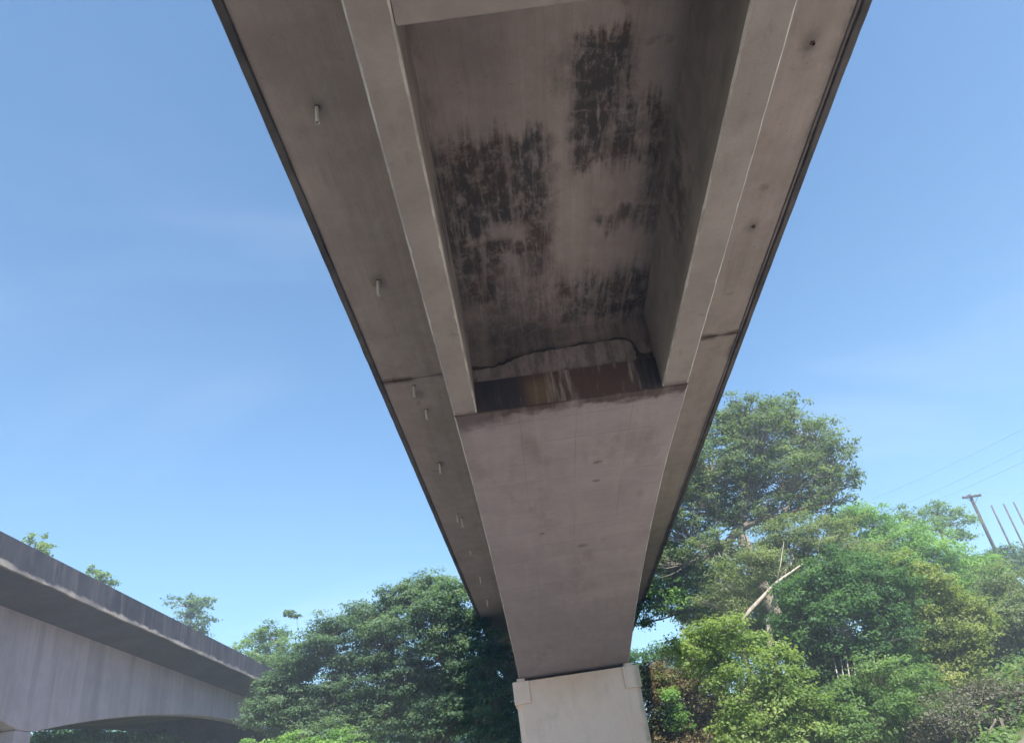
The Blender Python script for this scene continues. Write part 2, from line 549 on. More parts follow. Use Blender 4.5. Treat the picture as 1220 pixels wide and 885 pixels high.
M = {}
M['slab'] = concrete('stained_deck_concrete', SLAB_LO, SLAB_HI, ('x', 0.14), slab_stains, 0.40)
M['girder'] = concrete('girder_concrete', (0.24, 0.203, 0.188), (0.315, 0.268, 0.25), None, girder_stains, 0.35)
M['box'] = concrete('box_girder_concrete', BOX_LO, BOX_HI, ('y', 1.22), box_stains, 0.18)
M['endwall'] = concrete('seeping_wall_concrete', (0.27, 0.23, 0.222), (0.36, 0.31, 0.30), None, endwall_stains, 0.4)
M['plain'] = concrete('weathered_concrete', (0.27, 0.23, 0.20), (0.36, 0.31, 0.27), None, None, 0.4)
M['nib'] = concrete('mould_and_shade_concrete', (0.055, 0.05, 0.052), (0.13, 0.115, 0.11), None, None, 0.6)  # edge mould; also the painted shade of the crack and the twin's underside
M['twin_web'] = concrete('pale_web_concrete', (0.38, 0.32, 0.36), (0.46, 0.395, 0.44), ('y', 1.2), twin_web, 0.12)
M['twin_soffit'] = concrete('shaded_soffit_concrete', (0.075, 0.072, 0.095), (0.115, 0.11, 0.14), ('y', 1.2), None, 0.35)  # dark bluish base: the shade under the twin deck is in the colour
M['parapet'] = concrete('mouldy_parapet_concrete', (0.36, 0.31, 0.27), (0.50, 0.44, 0.39), None, parapet_stain, 0.4)
M['pier'] = concrete('pale_pier_concrete', (0.82, 0.635, 0.515), (0.88, 0.70, 0.58), None, pier_stain, 0.08)


def simple(name, c1, c2, scale=8.0, rough=0.7, stretch=None, bumpk=0.3):
    N = NT(name)
    n = N.noise(scale, 5, 0.65, stretch=stretch)
    return N.finish(N.mix(N.ss(n, 0.35, 0.65), c1, c2), rough, N.bump(n, bumpk, 0.02), 0.3)


M['pvc'] = simple('pale_plastic_pipe', (0.62, 0.57, 0.50), (0.78, 0.74, 0.68), 12, 0.45)
M['arris'] = simple('pale_edge_arris', (0.30, 0.27, 0.25), (0.52, 0.48, 0.44), 3, 0.85, (1, 0.4, 1))  # paler tone along the chamfered bottom edges
M['hole'] = simple('rusty_drain_lip', (0.06, 0.045, 0.035), (0.16, 0.11, 0.08), 14, 0.8)
M['bark'] = simple('grey_brown_bark', (0.085, 0.068, 0.052), (0.20, 0.17, 0.135), 5, 0.9, (1, 1, 0.25), 0.6)
M['bark_pale'] = simple('pale_grey_bark', (0.24, 0.21, 0.175), (0.42, 0.38, 0.33), 4, 0.85, (1, 1, 0.3), 0.5)
M['bark_mid'] = simple('weathered_brown_bark', (0.13, 0.108, 0.085), (0.26, 0.225, 0.185), 4, 0.9, (1, 1, 0.3), 0.6)
M['deadwood'] = simple('bleached_dead_wood', (0.27, 0.23, 0.18), (0.42, 0.37, 0.30), 5, 0.8, (1, 1, 0.3), 0.5)
M['pole'] = simple('dark_pole_timber', (0.030, 0.025, 0.024), (0.075, 0.06, 0.055), 5, 0.85, (1, 1, 0.1))
M['pole_grey'] = simple('grey_pole_concrete', (0.07, 0.062, 0.062), (0.12, 0.108, 0.105), 4, 0.8, (1, 1, 0.15))
M['ceramic'] = simple('grey_insulator', (0.3, 0.3, 0.3), (0.42, 0.42, 0.42), 10, 0.3)
M['wire'] = simple('grey_wire', (0.22, 0.22, 0.24), (0.32, 0.32, 0.34), 3, 0.6)

N = NT('dry_river_bank_ground')
n1 = N.noise(0.12, 6, 0.6)
n2 = N.noise(1.3, 6, 0.65, off=9.0)
n3 = N.noise(14.0, 4, 0.6, off=4.0)
gc = N.mix(N.ss(n2, 0.35, 0.65), (0.34, 0.305, 0.27), (0.44, 0.405, 0.365))
gc = N.mix(N.mul(N.ss(n3, 0.5, 0.7), 0.4), gc, (0.24, 0.21, 0.185))
veg = N.mx(N.ss(N.addm(n1, N.mul(N.sub(n2, 0.5), 0.4)), 0.62, 0.72), N.mx(N.ss(N.z, 0.9, 2.2), N.ss(N.addm(N.x, N.mul(N.sub(n2, 0.5), 4.0)), -14.0, -17.0)))  # green-brown tone on the far left is added to cut ground bounce there
gc = N.mix(veg, gc, N.mix(N.ss(n3, 0.3, 0.7), (0.045, 0.07, 0.02), (0.11, 0.12, 0.045)))
M['ground'] = N.finish(gc, 0.95, N.bump(N.addm(n2, N.mul(n3, 0.4)), 0.6, 0.08), 0.1)


def leaf_mat(name, dark, mid, light, transl=0.50, rough=0.55):
    m = bpy.data.materials.new(name)
    m.use_nodes = True
    t = m.node_tree
    t.nodes.clear()
    out = t.nodes.new('ShaderNodeOutputMaterial')
    a = t.nodes.new('ShaderNodeAttribute')
    a.attribute_name = 'tone'
    r = t.nodes.new('ShaderNodeValToRGB')
    r.color_ramp.elements[0].color = dark+(1,)
    r.color_ramp.elements[1].color = light+(1,)
    e = r.color_ramp.elements.new(0.5)
    e.color = mid+(1,)
    t.links.new(a.outputs['Fac'], r.inputs[0])
    p = t.nodes.new('ShaderNodeBsdfPrincipled')
    p.inputs['Roughness'].default_value = rough
    p.inputs['Specular IOR Level'].default_value = 0.15
    tr = t.nodes.new('ShaderNodeBsdfTranslucent')
    br = t.nodes.new('ShaderNodeMixRGB')
    br.blend_type = 'MULTIPLY'
    br.inputs['Fac'].default_value = 1.0
    br.inputs['Color2'].default_value = (1.35, 1.45, 0.65, 1)
    t.links.new(r.outputs[0], br.inputs['Color1'])
    mx = t.nodes.new('ShaderNodeMixShader')
    mx.inputs[0].default_value = transl
    t.links.new(r.outputs[0], p.inputs['Base Color'])
    t.links.new(br.outputs[0], tr.inputs['Color'])
    t.links.new(p.outputs[0], mx.inputs[1])
    t.links.new(tr.outputs[0], mx.inputs[2])
    t.links.new(mx.outputs[0], out.inputs[0])
    return m


# ------------------------------------------------------------------ ground
def ground_z(X, Y):
    X = np.asarray(X, float)
    Y = np.asarray(Y, float)
    t = np.maximum(0, X-7.5)
    r = 0.40*t*(t/(t+3.0))
    r = 14*np.tanh(r/14)
    yy = np.clip((Y-4)/24, 0, 1)
    r = r*(0.15+0.85*yy*yy*(3-2*yy))
    q = np.clip((Y-42)/36, 0, 1)
    far = 7.5*q*q*(3-2*q)
    l = np.maximum(0, -X-30)
    left = 5*np.tanh(0.12*l)
    h = r+far*(1-r/16)+left*(1-far/12)
    b = 0.16*np.sin(X*0.45+1.3*np.sin(Y*0.21))*np.cos(Y*0.37)+0.07*np.sin(X*1.3+0.4)*np.sin(Y*1.1+X*0.3)
    near = np.clip(np.hypot(X, Y)/6, 0.0, 1)
    return h+b*near


def axis_pts():
    a = list(np.arange(-60, 90.1, 1.5))
    lo = [-700, -500, -350, -230, -160, -115, -85]
    hi = [105, 130, 170, 230, 330, 500, 700]
    return np.array(lo+a+hi)


gx, gy = np.meshgrid(axis_pts(), axis_pts(), indexing='ij')
gzv = ground_z(np.clip(gx, -90, 130), np.clip(gy, -80, 140))
nx, ny = gx.shape
gv = np.stack([gx, gy, gzv], -1).reshape(-1, 3)
gf = [(i*ny+j, (i+1)*ny+j, (i+1)*ny+j+1, i*ny+j+1) for i in range(nx-1) for j in range(ny-1)]
g = mesh_obj('ground', gv, gf, M['ground'], smooth=True)
tag(g, kind='structure')

# ------------------------------------------------------------------ main bridge
XL, XR = -3.16, 6.38          # deck edges
GL0, GL1, GR0, GR1 = -1.18, -0.65, 3.58, 4.18   # girder faces
ZS, ZB = 11.6, 9.6            # deck soffit, girder underside
YM = 5.35                     # middle of the span
YE = 15.2                     # where the box closes
YP = 39.6                     # pier axis
YEND = 78.0
YBACK = 2*YM-YP-12


def zbot(y):
    d = abs(y-YM)
    if y > YP:                # next span mirrors about the pier
        d = abs((2*YP-y)-YM)
    t = max(0.0, d-12.6)/21.2
    return ZB-2.1*min(t, 1.0)**1.7


bridge = empty('concrete_girder_bridge', (1.6, YP, 0.0), 'concrete girder bridge seen from below, its deck soffit stained black overhead', 'bridge')
JY = 16.64
for (a, b) in ((YBACK, JY-0.02), (JY+0.02, YEND)):
    MB().box(XL+0.14, XR-0.14, a, b, ZS, ZS+0.30).build('deck_slab', M['slab'], bridge)
MB().box(XL+0.2, XR-0.2, JY-0.02, JY+0.02, ZS+0.05, ZS+0.25).build('joint_filler', M['nib'], bridge)
for (x0, x1) in ((XL, XL+0.139), (XR-0.139, XR)):
    m = MB()
    s = 0.05
    prof = [(x0, ZS-s+0.02), (x0+0.02, ZS-s), (x1-0.02, ZS-s), (x1, ZS-s+0.02), (x1, ZS+0.33), (x0, ZS+0.33)]
    ys = list(np.linspace(YBACK, YEND, 300))
    qe = np.random.default_rng(5 if x0 < 0 else 6)
    m.loft([[(px, y, pz+(qe.normal(0, 0.007) if pz < ZS else 0)) for px, pz in prof] for y in ys])
    m.build('edge_beam', M['nib'], bridge)
    xa, xb = (x0+0.02, x0+0.24) if x0 < 0 else (x1-0.24, x1-0.02)
    MB().box(xa, xb, YBACK, YEND, ZS+0.331, ZS+1.15).build('parapet', M['parapet'], bridge)
# drip groove strip inside the right edge
MB().box(XR-0.215, XR-0.19, YBACK, YEND, ZS-0.02, ZS+0.01).build('drip_strip', M['nib'], bridge)

# girders (webs): open between the cross beams, closed by the bottom slab beyond
for (x0, x1) in ((GL0, GL1), (GR0, GR1)):
    c = 0.035
    rings = []
    qa = np.random.default_rng(11)
    jc = 0.0
    for y in np.linspace(2*YM-YE, YE, 150):
        jc = 0.5*jc+qa.normal(0, 0.0035)
        c = max(0.012, 0.032+jc+(0.015 if qa.random() < 0.03 else 0))
        rings.append([(x0, y, ZS+0.02), (x0, y, ZB+c), (x0+c, y, ZB), (x1-c, y, ZB), (x1, y, ZB+c), (x1, y, ZS+0.02)])
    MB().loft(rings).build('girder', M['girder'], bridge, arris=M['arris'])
    for (ya, yb) in ((YE+0.001, YEND), (YBACK, 2*YM-YE-0.001)):
        rings = []
        for y in np.linspace(ya, yb, 70):
            z = zbot(y)+0.12
            rings.append([(x0, y, ZS+0.02), (x0, y, z), (x1, y, z), (x1, y, ZS+0.02)])
        MB().loft(rings).build('web', M['girder'], bridge)
for (ya, yb) in ((YE, YP+0.65), (YP+0.67, YEND), (YBACK, 2*YM-YE)):
    rings = []
    x0, x1, c = GL0-0.004, GR1+0.004, 0.04
    qa = np.random.default_rng(12)
    jc = 0.0
    for y in np.linspace(ya, yb, 180):
        jc = 0.5*jc+qa.normal(0, 0.0035)
        c = max(0.014, 0.034+jc+(0.015 if qa.random() < 0.03 else 0))
        z = zbot(y)-0.035
        rings.append([(x0, y, z+0.35), (x0, y, z+c), (x0+c, y, z), (x1-c, y, z), (x1, y, z+c), (x1, y, z+0.35)])
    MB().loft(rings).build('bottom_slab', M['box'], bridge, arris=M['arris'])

# cross beams between the girders in the open part
for yb in (YM-0.18, YM-9.2):
    MB().cbox(GL1-0.01, GR0+0.01, yb-0.16, yb+0.33, ZB+0.03, ZS+0.02, 0.025).build('cross_beam', M['girder'], bridge)

# end wall of the box: lower seeping band, broken beam above it, shard in the corner, dark recess behind
MB().box(GL1-0.01, GR0+0.01, YE-0.012, YE+0.5, ZB+0.004, 10.385).build('end_wall', M['endwall'], bridge)
MB().box(GL1-0.01, GR0+0.01, YE+0.16, YE+1.0, 10.2, ZS+0.02).build('end_wall_back', M['slab'], bridge)


def slab_poly(name, pts, y0, y1, mat):
    n = len(pts)
    v = [(x, y0, z) for x, z in pts]+[(x, y1, z) for x, z in pts]
    f = [tuple(range(n)), tuple(range(2*n-1, n-1, -1))]+[(i, (i+1) % n, n+(i+1) % n, n+i) for i in range(n)]
    return MB().add(v, f).build(name, mat, bridge)


kb = 0.979
beam_top = [(3.12, 11.12), (2.98, 11.20), (2.80, 11.235), (2.62, 11.225), (2.40, 11.25), (2.22, 11.215), (1.98, 11.235), (1.80, 11.20), (1.62, 11.225), (1.40, 11.19), (1.22, 11.215), (1.05, 11.17),
            (0.86, 11.205), (0.70, 11.15), (0.60, 11.17), (0.47, 11.11), (0.36, 11.10), (0.28, 11.03), (0.20, 11.035), (0.10, 10.97), (-0.02, 10.985), (-0.14, 10.93), (-0.30, 10.955), (-0.42, 10.92), (-0.655, 10.94)]
beam_bot = [(-0.655, 10.595), (0.3, 10.600), (1.1, 10.592), (2.0, 10.600), (2.7, 10.594), (3.14, 10.600), (3.19, 10.66), (3.165, 10.74), (3.20, 10.80), (3.15, 10.90), (3.17, 10.98)]
beam = [(x, 1.6+(z-1.6)*kb) for x, z in beam_bot+beam_top]
slab_poly('broken_beam', beam, YE+0.03, YE+0.155, M['endwall'])
crack = [(-0.655, 10.56)]+[(3.56, 10.56), (3.57, 10.78), (3.47, 10.73), (3.36, 10.76), (3.27, 10.83), (3.235, 10.95), (3.20, 11.14), (3.15, 11.19)]+[(x, z+0.085+0.04*math.sin(x*7)+0.05*max(0.0, 0.4-x)) for x, z in beam_top[1:]]
crack = [(x, 1.6+(z-1.6)*kb) for x, z in crack]
slab_poly('crack_shade_strip', crack, YE+0.10, YE+0.157, M['nib'])  # solid black strip painting the shade of the gap above the beam
shard = [(3.30, 10.80), (3.42, 10.75), (3.585, 10.79), (3.585, 11.10), (3.47, 11.12), (3.36, 11.09), (3.26, 11.10), (3.235, 11.0)]
shard = [(x, 1.6+(z-1.6)*0.979) for x, z in shard]
slab_poly('concrete_shard', shard, YE+0.05, YE+0.155, M['endwall'])

# drain pipes along the left cantilever; two bare stubs on the right
dr = [(-2.28, 8.03, 0.36, 0.03), (-2.27, 12.54, 0.36, 0.01), (-2.28, 17.03, 0.31, -0.02), (-2.17, 18.39, 0.29, 0.02), (-2.31, 22.03, 0.33, 0.0),
      (-2.31, 26.68, 0.32, -0.03), (-2.21, 27.18, 0.36, 0.05), (-2.28, 31.1, 0.2, 0.0), (-2.27, 35.1, 0.36, 0.04), (-2.32, 39.5, 0.36, -0.04), (-2.28, 3.5, 0.36, 0.0), (-2.28, -1.0, 0.36, 0.0)]
for x, y, l, tl in dr:
    m = MB()
    n = 12
    ro, ri = 0.036, 0.029
    def ring(r, z): return [(x+tl*(ZS-z)+r*math.cos(2*math.pi*k/n), y+r*math.sin(2*math.pi*k/n), z) for k in range(n)]
    m.loft([ring(ro, ZS+0.02), ring(ro, ZS-l), ring(ri, ZS-l), ring(ri, ZS-0.02)])
    p = m.build('drain_pipe', M['pvc'], bridge)
    MB().loft([ring(ro+0.016, ZS+0.01), ring(ro+0.012, ZS-0.012), ring(ro+0.001, ZS-0.012), ring(ro+0.001, ZS+0.01)]).build('collar', M['hole'], p)
for y in (8.08, 12.45):
    x = 5.66
    m = MB()
    n = 12
    def ring(r, z): return [(x+r*math.cos(2*math.pi*k/n), y+r*math.sin(2*math.pi*k/n), z) for k in range(n)]
    m.loft([ring(0.04, ZS+0.01), ring(0.037, ZS-0.035), ring(0.029, ZS-0.035), ring(0.027, ZS-0.003)])
    m.build('drain_stub', M['hole'], bridge)


# piers
def pier(y_c, name, x0, x1, ztop, label, blocks=True, mat='pier', thick=1.6):
    z0 = float(ground_z((x0+x1)/2, y_c))-0.6
    root = empty(name, ((x0+x1)/2, y_c, z0), label, 'bridge pier')
    ya, yb = y_c-thick/2, y_c+thick/2
    c = 0.22
    prof = [(x0+c, ya), (x1-c, ya), (x1, ya+c), (x1, yb-c), (x1-c, yb), (x0+c, yb), (x0, yb-c), (x0, ya+c)]
    MB().loft([[(a, b, z) for a, b in prof] for z in np.linspace(z0, ztop, 10)]).build('shaft', M[mat], root)
    if blocks:
        for s in (0, 1):
            bx0, bx1 = (x0-0.10, x0+0.69) if s == 0 else (x1-0.74, x1+0.06)
            for yy in ((ya-0.09, ya+0.5), (yb-0.5, yb+0.09)):
                MB().cbox(bx0, bx1, yy[0], yy[1], ztop-1.0, ztop+0.012, 0.03).build('corner_block', M[mat], root)
                px0, px1 = (bx0+0.22, bx1-0.18) if s == 0 else (bx0+0.12, bx1-0.26)
                MB().cbox(px0, px1, yy[0]+0.12, yy[1]-0.05, ztop+0.013, ztop+0.15, 0.015).build('bearing_pad', M[mat], root)
    return root


pier(YP, 'bridge_pier', -1.42, 4.50, zbot(YP)-0.16, 'pale concrete pier with square corner blocks holding up the overhead bridge')
pier(2*YM-YP, 'bridge_pier', -1.42, 4.50, zbot(YP)-0.16, 'pale concrete pier behind the viewer under the overhead bridge')

# ------------------------------------------------------------------ twin bridge on the left
TX = -18.4
TW0, TW1 = -20.6, -21.2
TV0, TV1 = -25.6, -26.2
TP = 31.9


def tz(y):
    d = abs(y-TP)
    if d > 25:
        d = max(0.0, 50-d)
    t = max(0.0, (d-0.5))/23.5
    return 9.75-2.55*(1-min(1, t))**2.0


twin = empty('concrete_arched_bridge', (-23.4, TP, 0.0), 'lower concrete bridge at left with mould-dark parapet and arched web', 'bridge')
T0, T1 = -26.0, 82.0
ys = np.linspace(T0, T1, 217)
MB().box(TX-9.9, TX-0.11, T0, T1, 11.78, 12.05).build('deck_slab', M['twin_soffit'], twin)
# haunched cantilevers
for sgn, xe, xw in ((1, TX-0.11, TW0), (-1, TX-9.9, TV1)):
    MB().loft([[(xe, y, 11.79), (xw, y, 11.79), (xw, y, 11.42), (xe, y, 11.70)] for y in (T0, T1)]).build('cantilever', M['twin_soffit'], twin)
# parapet with a chipped lower arris
for xo, xi in ((TX, TX-0.11), (TX-10.0, TX-9.895)):
    rings = []
    q = np.random.default_rng(3)
    chip = 0
    for i, y in enumerate(ys):
        chip = 0.45*chip+q.normal(0, 0.012)
        zb = 11.67+max(-0.02, min(0.05, chip))
        out = 0.03*(1 if xo > xi else -1)
        rings.append([(xi-0.12*(1 if xo > xi else -1), y, 12.80), (xo, y, 12.80), (xo, y, 11.92), (xo+out, y, 11.90), (xo+out, y, zb), (xi, y, zb+0.02), (xi, y, 12.06), (xi-0.12*(1 if xo > xi else -1), y, 12.08)])
    MB().loft(rings).build('parapet', M['parapet'], twin)
for (xa, xb) in ((TW0, TW1), (TV0, TV1)):
    MB().loft([[(xa, y, 11.80), (xa, y, tz(y)+0.03), (xa-0.03*(1 if xa > xb else -1), y, tz(y)), (xb, y, tz(y)), (xb, y, 11.80)] for y in np.linspace(T0, T1, 217)]).build('web', M['twin_web' if xa > -21 else 'twin_soffit'], twin)  # far web takes the dark soffit tone as painted shade
for (ya, yb) in ((TP-17, TP+17), (T0, TP-33), (TP+33, T1)):
    MB().loft([[(TW1+0.01, y, tz(y)+0.04), (TV0-0.01, y, tz(y)+0.04), (TV0-0.01, y, tz(y)+0.34), (TW1+0.01, y, tz(y)+0.34)] for y in np.linspace(max(ya, T0), yb, 40)]).build('bottom_slab', M['nib'], twin)  # coloured near black in place of the shade under the arch
for y in (TP+17.2, TP+25, TP+32.8, TP-17.2, TP-25, TP-32.8):
    MB().box(TV0-0.01, TW1+0.01, y-0.15, y+0.15, tz(y)+0.06, 11.79).build('cross_beam', M['nib'], twin)  # same painted shade on the cross beams
tpz = float(ground_z(-23.4, TP))-0.6
tp = empty('bridge_pier', (-23.4, TP, tpz), 'concrete pier under the arched bridge at the left edge', 'bridge pier')
MB().cbox(TV1+0.03, TW0-0.03, TP-0.52, TP+0.52, tpz, tz(TP)-0.004, 0.03).build('shaft', M['twin_web'], tp)

# ------------------------------------------------------------------ vegetation
def leaf_mesh(name, P, Nrm, L, W, tone, mat, parent):
    """P centres, Nrm leaf normals, L lengths, W widths: one kite-shaped leaf each."""
    n = len(P)
    a = rng.normal(size=(n, 3))
    t = a-(a*Nrm).sum(1, keepdims=True)*Nrm
    t /= np.linalg.norm(t, axis=1, keepdims=True)+1e-9
    b = np.cross(Nrm, t)
    L = L[:, None]
    W = W[:, None]
    v0 = P-t*L*0.5
    v1 = P+b*W*0.5-t*L*0.05+Nrm*W*0.10
    v2 = P+t*L*0.5-Nrm*L*0.12
    v3 = P-b*W*0.5-t*L*0.05+Nrm*W*0.10
    V = np.stack([v0, v1, v2, v3], 1).reshape(-1, 3)
    V = V-np.array(parent_world(parent))
    me = bpy.data.meshes.new(name)
    me.vertices.add(4*n)
    me.vertices.foreach_set('co', V.astype(np.float32).ravel())
    me.loops.add(4*n)
    me.loops.foreach_set('vertex_index', np.arange(4*n, dtype=np.int32))
    me.polygons.add(n)
    me.polygons.foreach_set('loop_start', np.arange(0, 4*n, 4, dtype=np.int32))
    me.polygons.foreach_set('loop_total', np.full(n, 4, dtype=np.int32))
    at_ = me.attributes.new('tone', 'FLOAT', 'POINT')
    at_.data.foreach_set('value', np.repeat(np.clip(tone, 0, 1), 4).astype(np.float32))
    me.update(calc_edges=True)
    me.materials.append(mat)
    o = bpy.data.objects.new(name, me)
    COL.objects.link(o)
    o.parent = parent
    return o


def unit(a):
    return a/(np.linalg.norm(a, axis=-1, keepdims=True)+1e-9)


STATS = [0]


def plant(name, label, cat, Y, lobes, mat, bark='bark', leaf=0.16, lai=5.0, clump=0.55, per=70, base=None, trunk_r=0.18, via=None,
          flat=0.6, group=None, lobe_flat=1.0, shell=0.5, stems=1, twig=0.5, upw=0.7, dYs=None, crown='crown', thin=False, base_dx=0.0):
    """lobes: (px, py, rx_px, ry_px) in the photograph on the plane Y; each lobe becomes a volume of leaf sprays."""
    leaf *= 0.82
    clump *= 0.95
    LB = []
    for i, l in enumerate(lobes):
        dY = (l[4] if len(l) > 4 else rng.uniform(-1, 1)*0.9)
        c = at(l[0], l[1], Y+dY)
        s = depth(c)/FPX
        LB.append((c, np.array([l[2]*s, max(l[2], l[3])*s*0.95*lobe_flat, l[3]*s*1.0])))
    cen = np.mean([c for c, _ in LB], axis=0)
    if base is not None:
        bp = at(base[0], base[1], Y)
        bx, by = bp[0], bp[1]
    else:
        bx, by = cen[0]+base_dx, cen[1]
    bz = float(ground_z(bx, by))
    root = empty(name, (bx, by, bz), label, cat, group)
    PP, NN, TT, CL = [], [], [], []
    leaf_area = 0.27*leaf*leaf
    for c, r in LB:
        area = math.pi*r[0]*r[2]
        nl = int(lai*area/leaf_area)
        nc = max(4, int(nl/per))
        d = unit(rng.normal(size=(nc, 3)))
        low = (d[:, 2] < -0.2) & (rng.random(nc) < 0.6)
        d[low, 2] *= -1
        rad = shell+(1-shell)*rng.random(nc)**0.6
        rad *= 1+0.22*rng.normal(size=nc)
        cc = c+d*rad[:, None]*r
        ctone = 0.5+0.10*rng.normal()+0.20*rng.normal(size=nc)
        csz = clump*rng.uniform(0.6, 1.35, nc)
        for k in range(nc):
            m = max(6, int(per*csz[k]**2/clump**2*rng.uniform(0.6, 1.3)))
            e = unit(rng.normal(size=(m, 3)))
            dn = (e[:, 2] < 0) & (rng.random(m) < 0.65)
            e[dn, 2] *= -1
            rr = (0.25+0.75*rng.random(m)**0.7)
            rr = rr*(1+0.22*rng.normal(size=m))
            pos = cc[k]+e*rr[:, None]*np.array([csz[k], csz[k], csz[k]*flat])
            nr = unit(e*0.55+np.array([0, 0, upw])+d[k]*0.35+0.55*rng.normal(size=(m, 3)))
            PP.append(pos)
            NN.append(nr)
            TT.append(ctone[k]+0.16*rng.normal(size=m))
            CL.append(k)
        step = max(1, int(1/twig)) if twig > 0 else 10**9
        TW.append((c, cc[::step]))
    P = np.concatenate(PP)
    Nn = np.concatenate(NN)
    T = np.concatenate(TT)
    L = leaf*rng.uniform(0.55, 1.55, len(P))
    leaf_mesh(crown, P, Nn, L, L*rng.uniform(0.42, 0.62, len(P)), T, mat, root)
    STATS[0] += len(P)
    # wood
    m = MB()
    lowest = min(c[2]-0.3*r[2] for c, r in LB)
    fork_z = bz+max(0.6, (lowest-bz)*0.75)
    if via is not None:
        path = [np.array([bx, by, bz-0.3])]+[at(v[0], v[1], Y) for v in via]
    else:
        fk = np.array([bx*0.6+cen[0]*0.4, by*0.6+cen[1]*0.4, fork_z])
        path = [np.array([bx, by, bz-0.3]), (np.array([bx, by, bz])*0.55+fk*0.45)+rng.normal(0, 0.12, 3)*np.array([1, 1, 0]), fk]
    k = len(path)
    for sidx in range(stems):
        off = np.zeros(3) if stems == 1 else np.array([rng.normal(0, 0.45), rng.normal(0, 0.45), 0])
        pth = [p+off*(1.0 if i < k-1 else 0.4) for i, p in enumerate(path)]
        m.tube(pth, [trunk_r*(1.15-0.45*i/(k-1)) for i in range(k)], 8)
    f = path[-1]
    order = sorted(LB, key=lambda q: np.linalg.norm(q[0]-f))
    done = [f]
    for c, r in order:
        s = min(done, key=lambda p: np.linalg.norm(p-c)+(0.0 if p[2] < c[2]+0.3 else 2.0))
        mid = (s+c)/2+rng.normal(0, 0.06, 3)*np.linalg.norm(c-s)
        r0 = trunk_r*(0.62 if s is f else 0.38)
        m.tube([s, mid, c], [r0, r0*0.7, r0*0.35], 6, caps=False)
        done.append(c)
        for cc0, qs in TW:
            if cc0 is c:
                for q in qs:
                    w = rng.uniform(0.35, 1.0)
                    st = s*(1-w)**2+2*mid*w*(1-w)+c*w*w if w < 0.95 else c
                    rr = max(0.010, r0*0.16)
                    md = st*0.5+q*0.5+rng.normal(0, 0.08, 3)*np.linalg.norm(q-st)
                    m.tube([st, md, q], [rr*1.6, rr, rr*0.4], 4, caps=False)
    TW.clear()
    mesh_obj('trunk', m.v, m.f, M[bark], root, True)
    return root


TW = []
LM = {}
LM['grey'] = leaf_mat('grey_green_leaves', (0.080, 0.112, 0.059), (0.139, 0.192, 0.099), (0.218, 0.271, 0.146))
LM['olive'] = leaf_mat('olive_feathery_leaves', (0.110, 0.150, 0.075), (0.175, 0.221, 0.114), (0.246, 0.286, 0.156))
LM['bright'] = leaf_mat('bright_green_leaves', (0.094, 0.187, 0.057), (0.159, 0.288, 0.089), (0.259, 0.403, 0.137))
LM['dark'] = leaf_mat('dark_green_leaves', (0.047, 0.101, 0.047), (0.082, 0.163, 0.070), (0.143, 0.244, 0.106))
LM['lime'] = leaf_mat('yellow_green_leaves', (0.113, 0.180, 0.056), (0.193, 0.273, 0.094), (0.294, 0.373, 0.147))
LM['mid'] = leaf_mat('mid_green_leaves', (0.080, 0.146, 0.058), (0.140, 0.228, 0.090), (0.228, 0.316, 0.140))
LM['yellow'] = leaf_mat('yellowing_leaves', (0.120, 0.173, 0.056), (0.207, 0.253, 0.094), (0.347, 0.360, 0.154))
LM['dry'] = leaf_mat('dry_grey_brown_leaves', (0.08, 0.076, 0.060), (0.13, 0.125, 0.098), (0.16, 0.19, 0.105), 0.3)
LM['rust'] = leaf_mat('reddish_scrub_leaves', (0.10, 0.07, 0.042), (0.15, 0.115, 0.062), (0.155, 0.18, 0.075), 0.3)
LM['teal'] = leaf_mat('deep_blue_green_leaves', (0.056, 0.102, 0.068), (0.106, 0.170, 0.106), (0.191, 0.269, 0.156))

# right bank, far to near
plant('ridge_tree', 'small open-crowned tree on the ridge beside the dark power pole', 'tree', 62,
      [(1093, 618, 22, 15), (1118, 612, 24, 14), (1140, 622, 22, 15), (1110, 632, 26, 12), (1140, 642, 18, 9), (1152, 640, 10, 8)], LM['mid'], leaf=0.24, lai=2.3, clump=0.6, per=40, trunk_r=0.16, via=[(1134, 690), (1128, 652), (1120, 632)], base=(1138, 720))
plant('ridge_bush', 'dark low bush hiding the pole feet at the right edge', 'bush', 66,
      [(1178, 672, 26, 14), (1206, 668, 24, 14), (1225, 672, 22, 16), (1190, 690, 40, 20), (1150, 676, 18, 12)], LM['teal'], leaf=0.26, lai=4, clump=0.7, per=50)
plant('far_thicket', 'low dark green thicket right of the pier under the sky gap', 'thicket', 64,
      [(745, 792, 22, 14), (778, 788, 26, 14), (812, 784, 30, 16), (850, 778, 34, 20), (700, 800, 28, 16), (760, 820, 50, 24), (830, 815, 50, 28)], LM['dark'], leaf=0.26, lai=4.5, clump=0.8, per=50)
plant('background_tree', 'mid-green tree filling the gap behind the dead limb', 'tree', 53,
      [(850, 690, 40, 26), (900, 680, 40, 28), (950, 690, 40, 30), (880, 720, 50, 30), (940, 735, 46, 34), (840, 745, 34, 22), (900, 765, 50, 30), (980, 700, 36, 30)], LM['olive'], leaf=0.22, lai=3.8, clump=0.65, per=50, trunk_r=0.2)
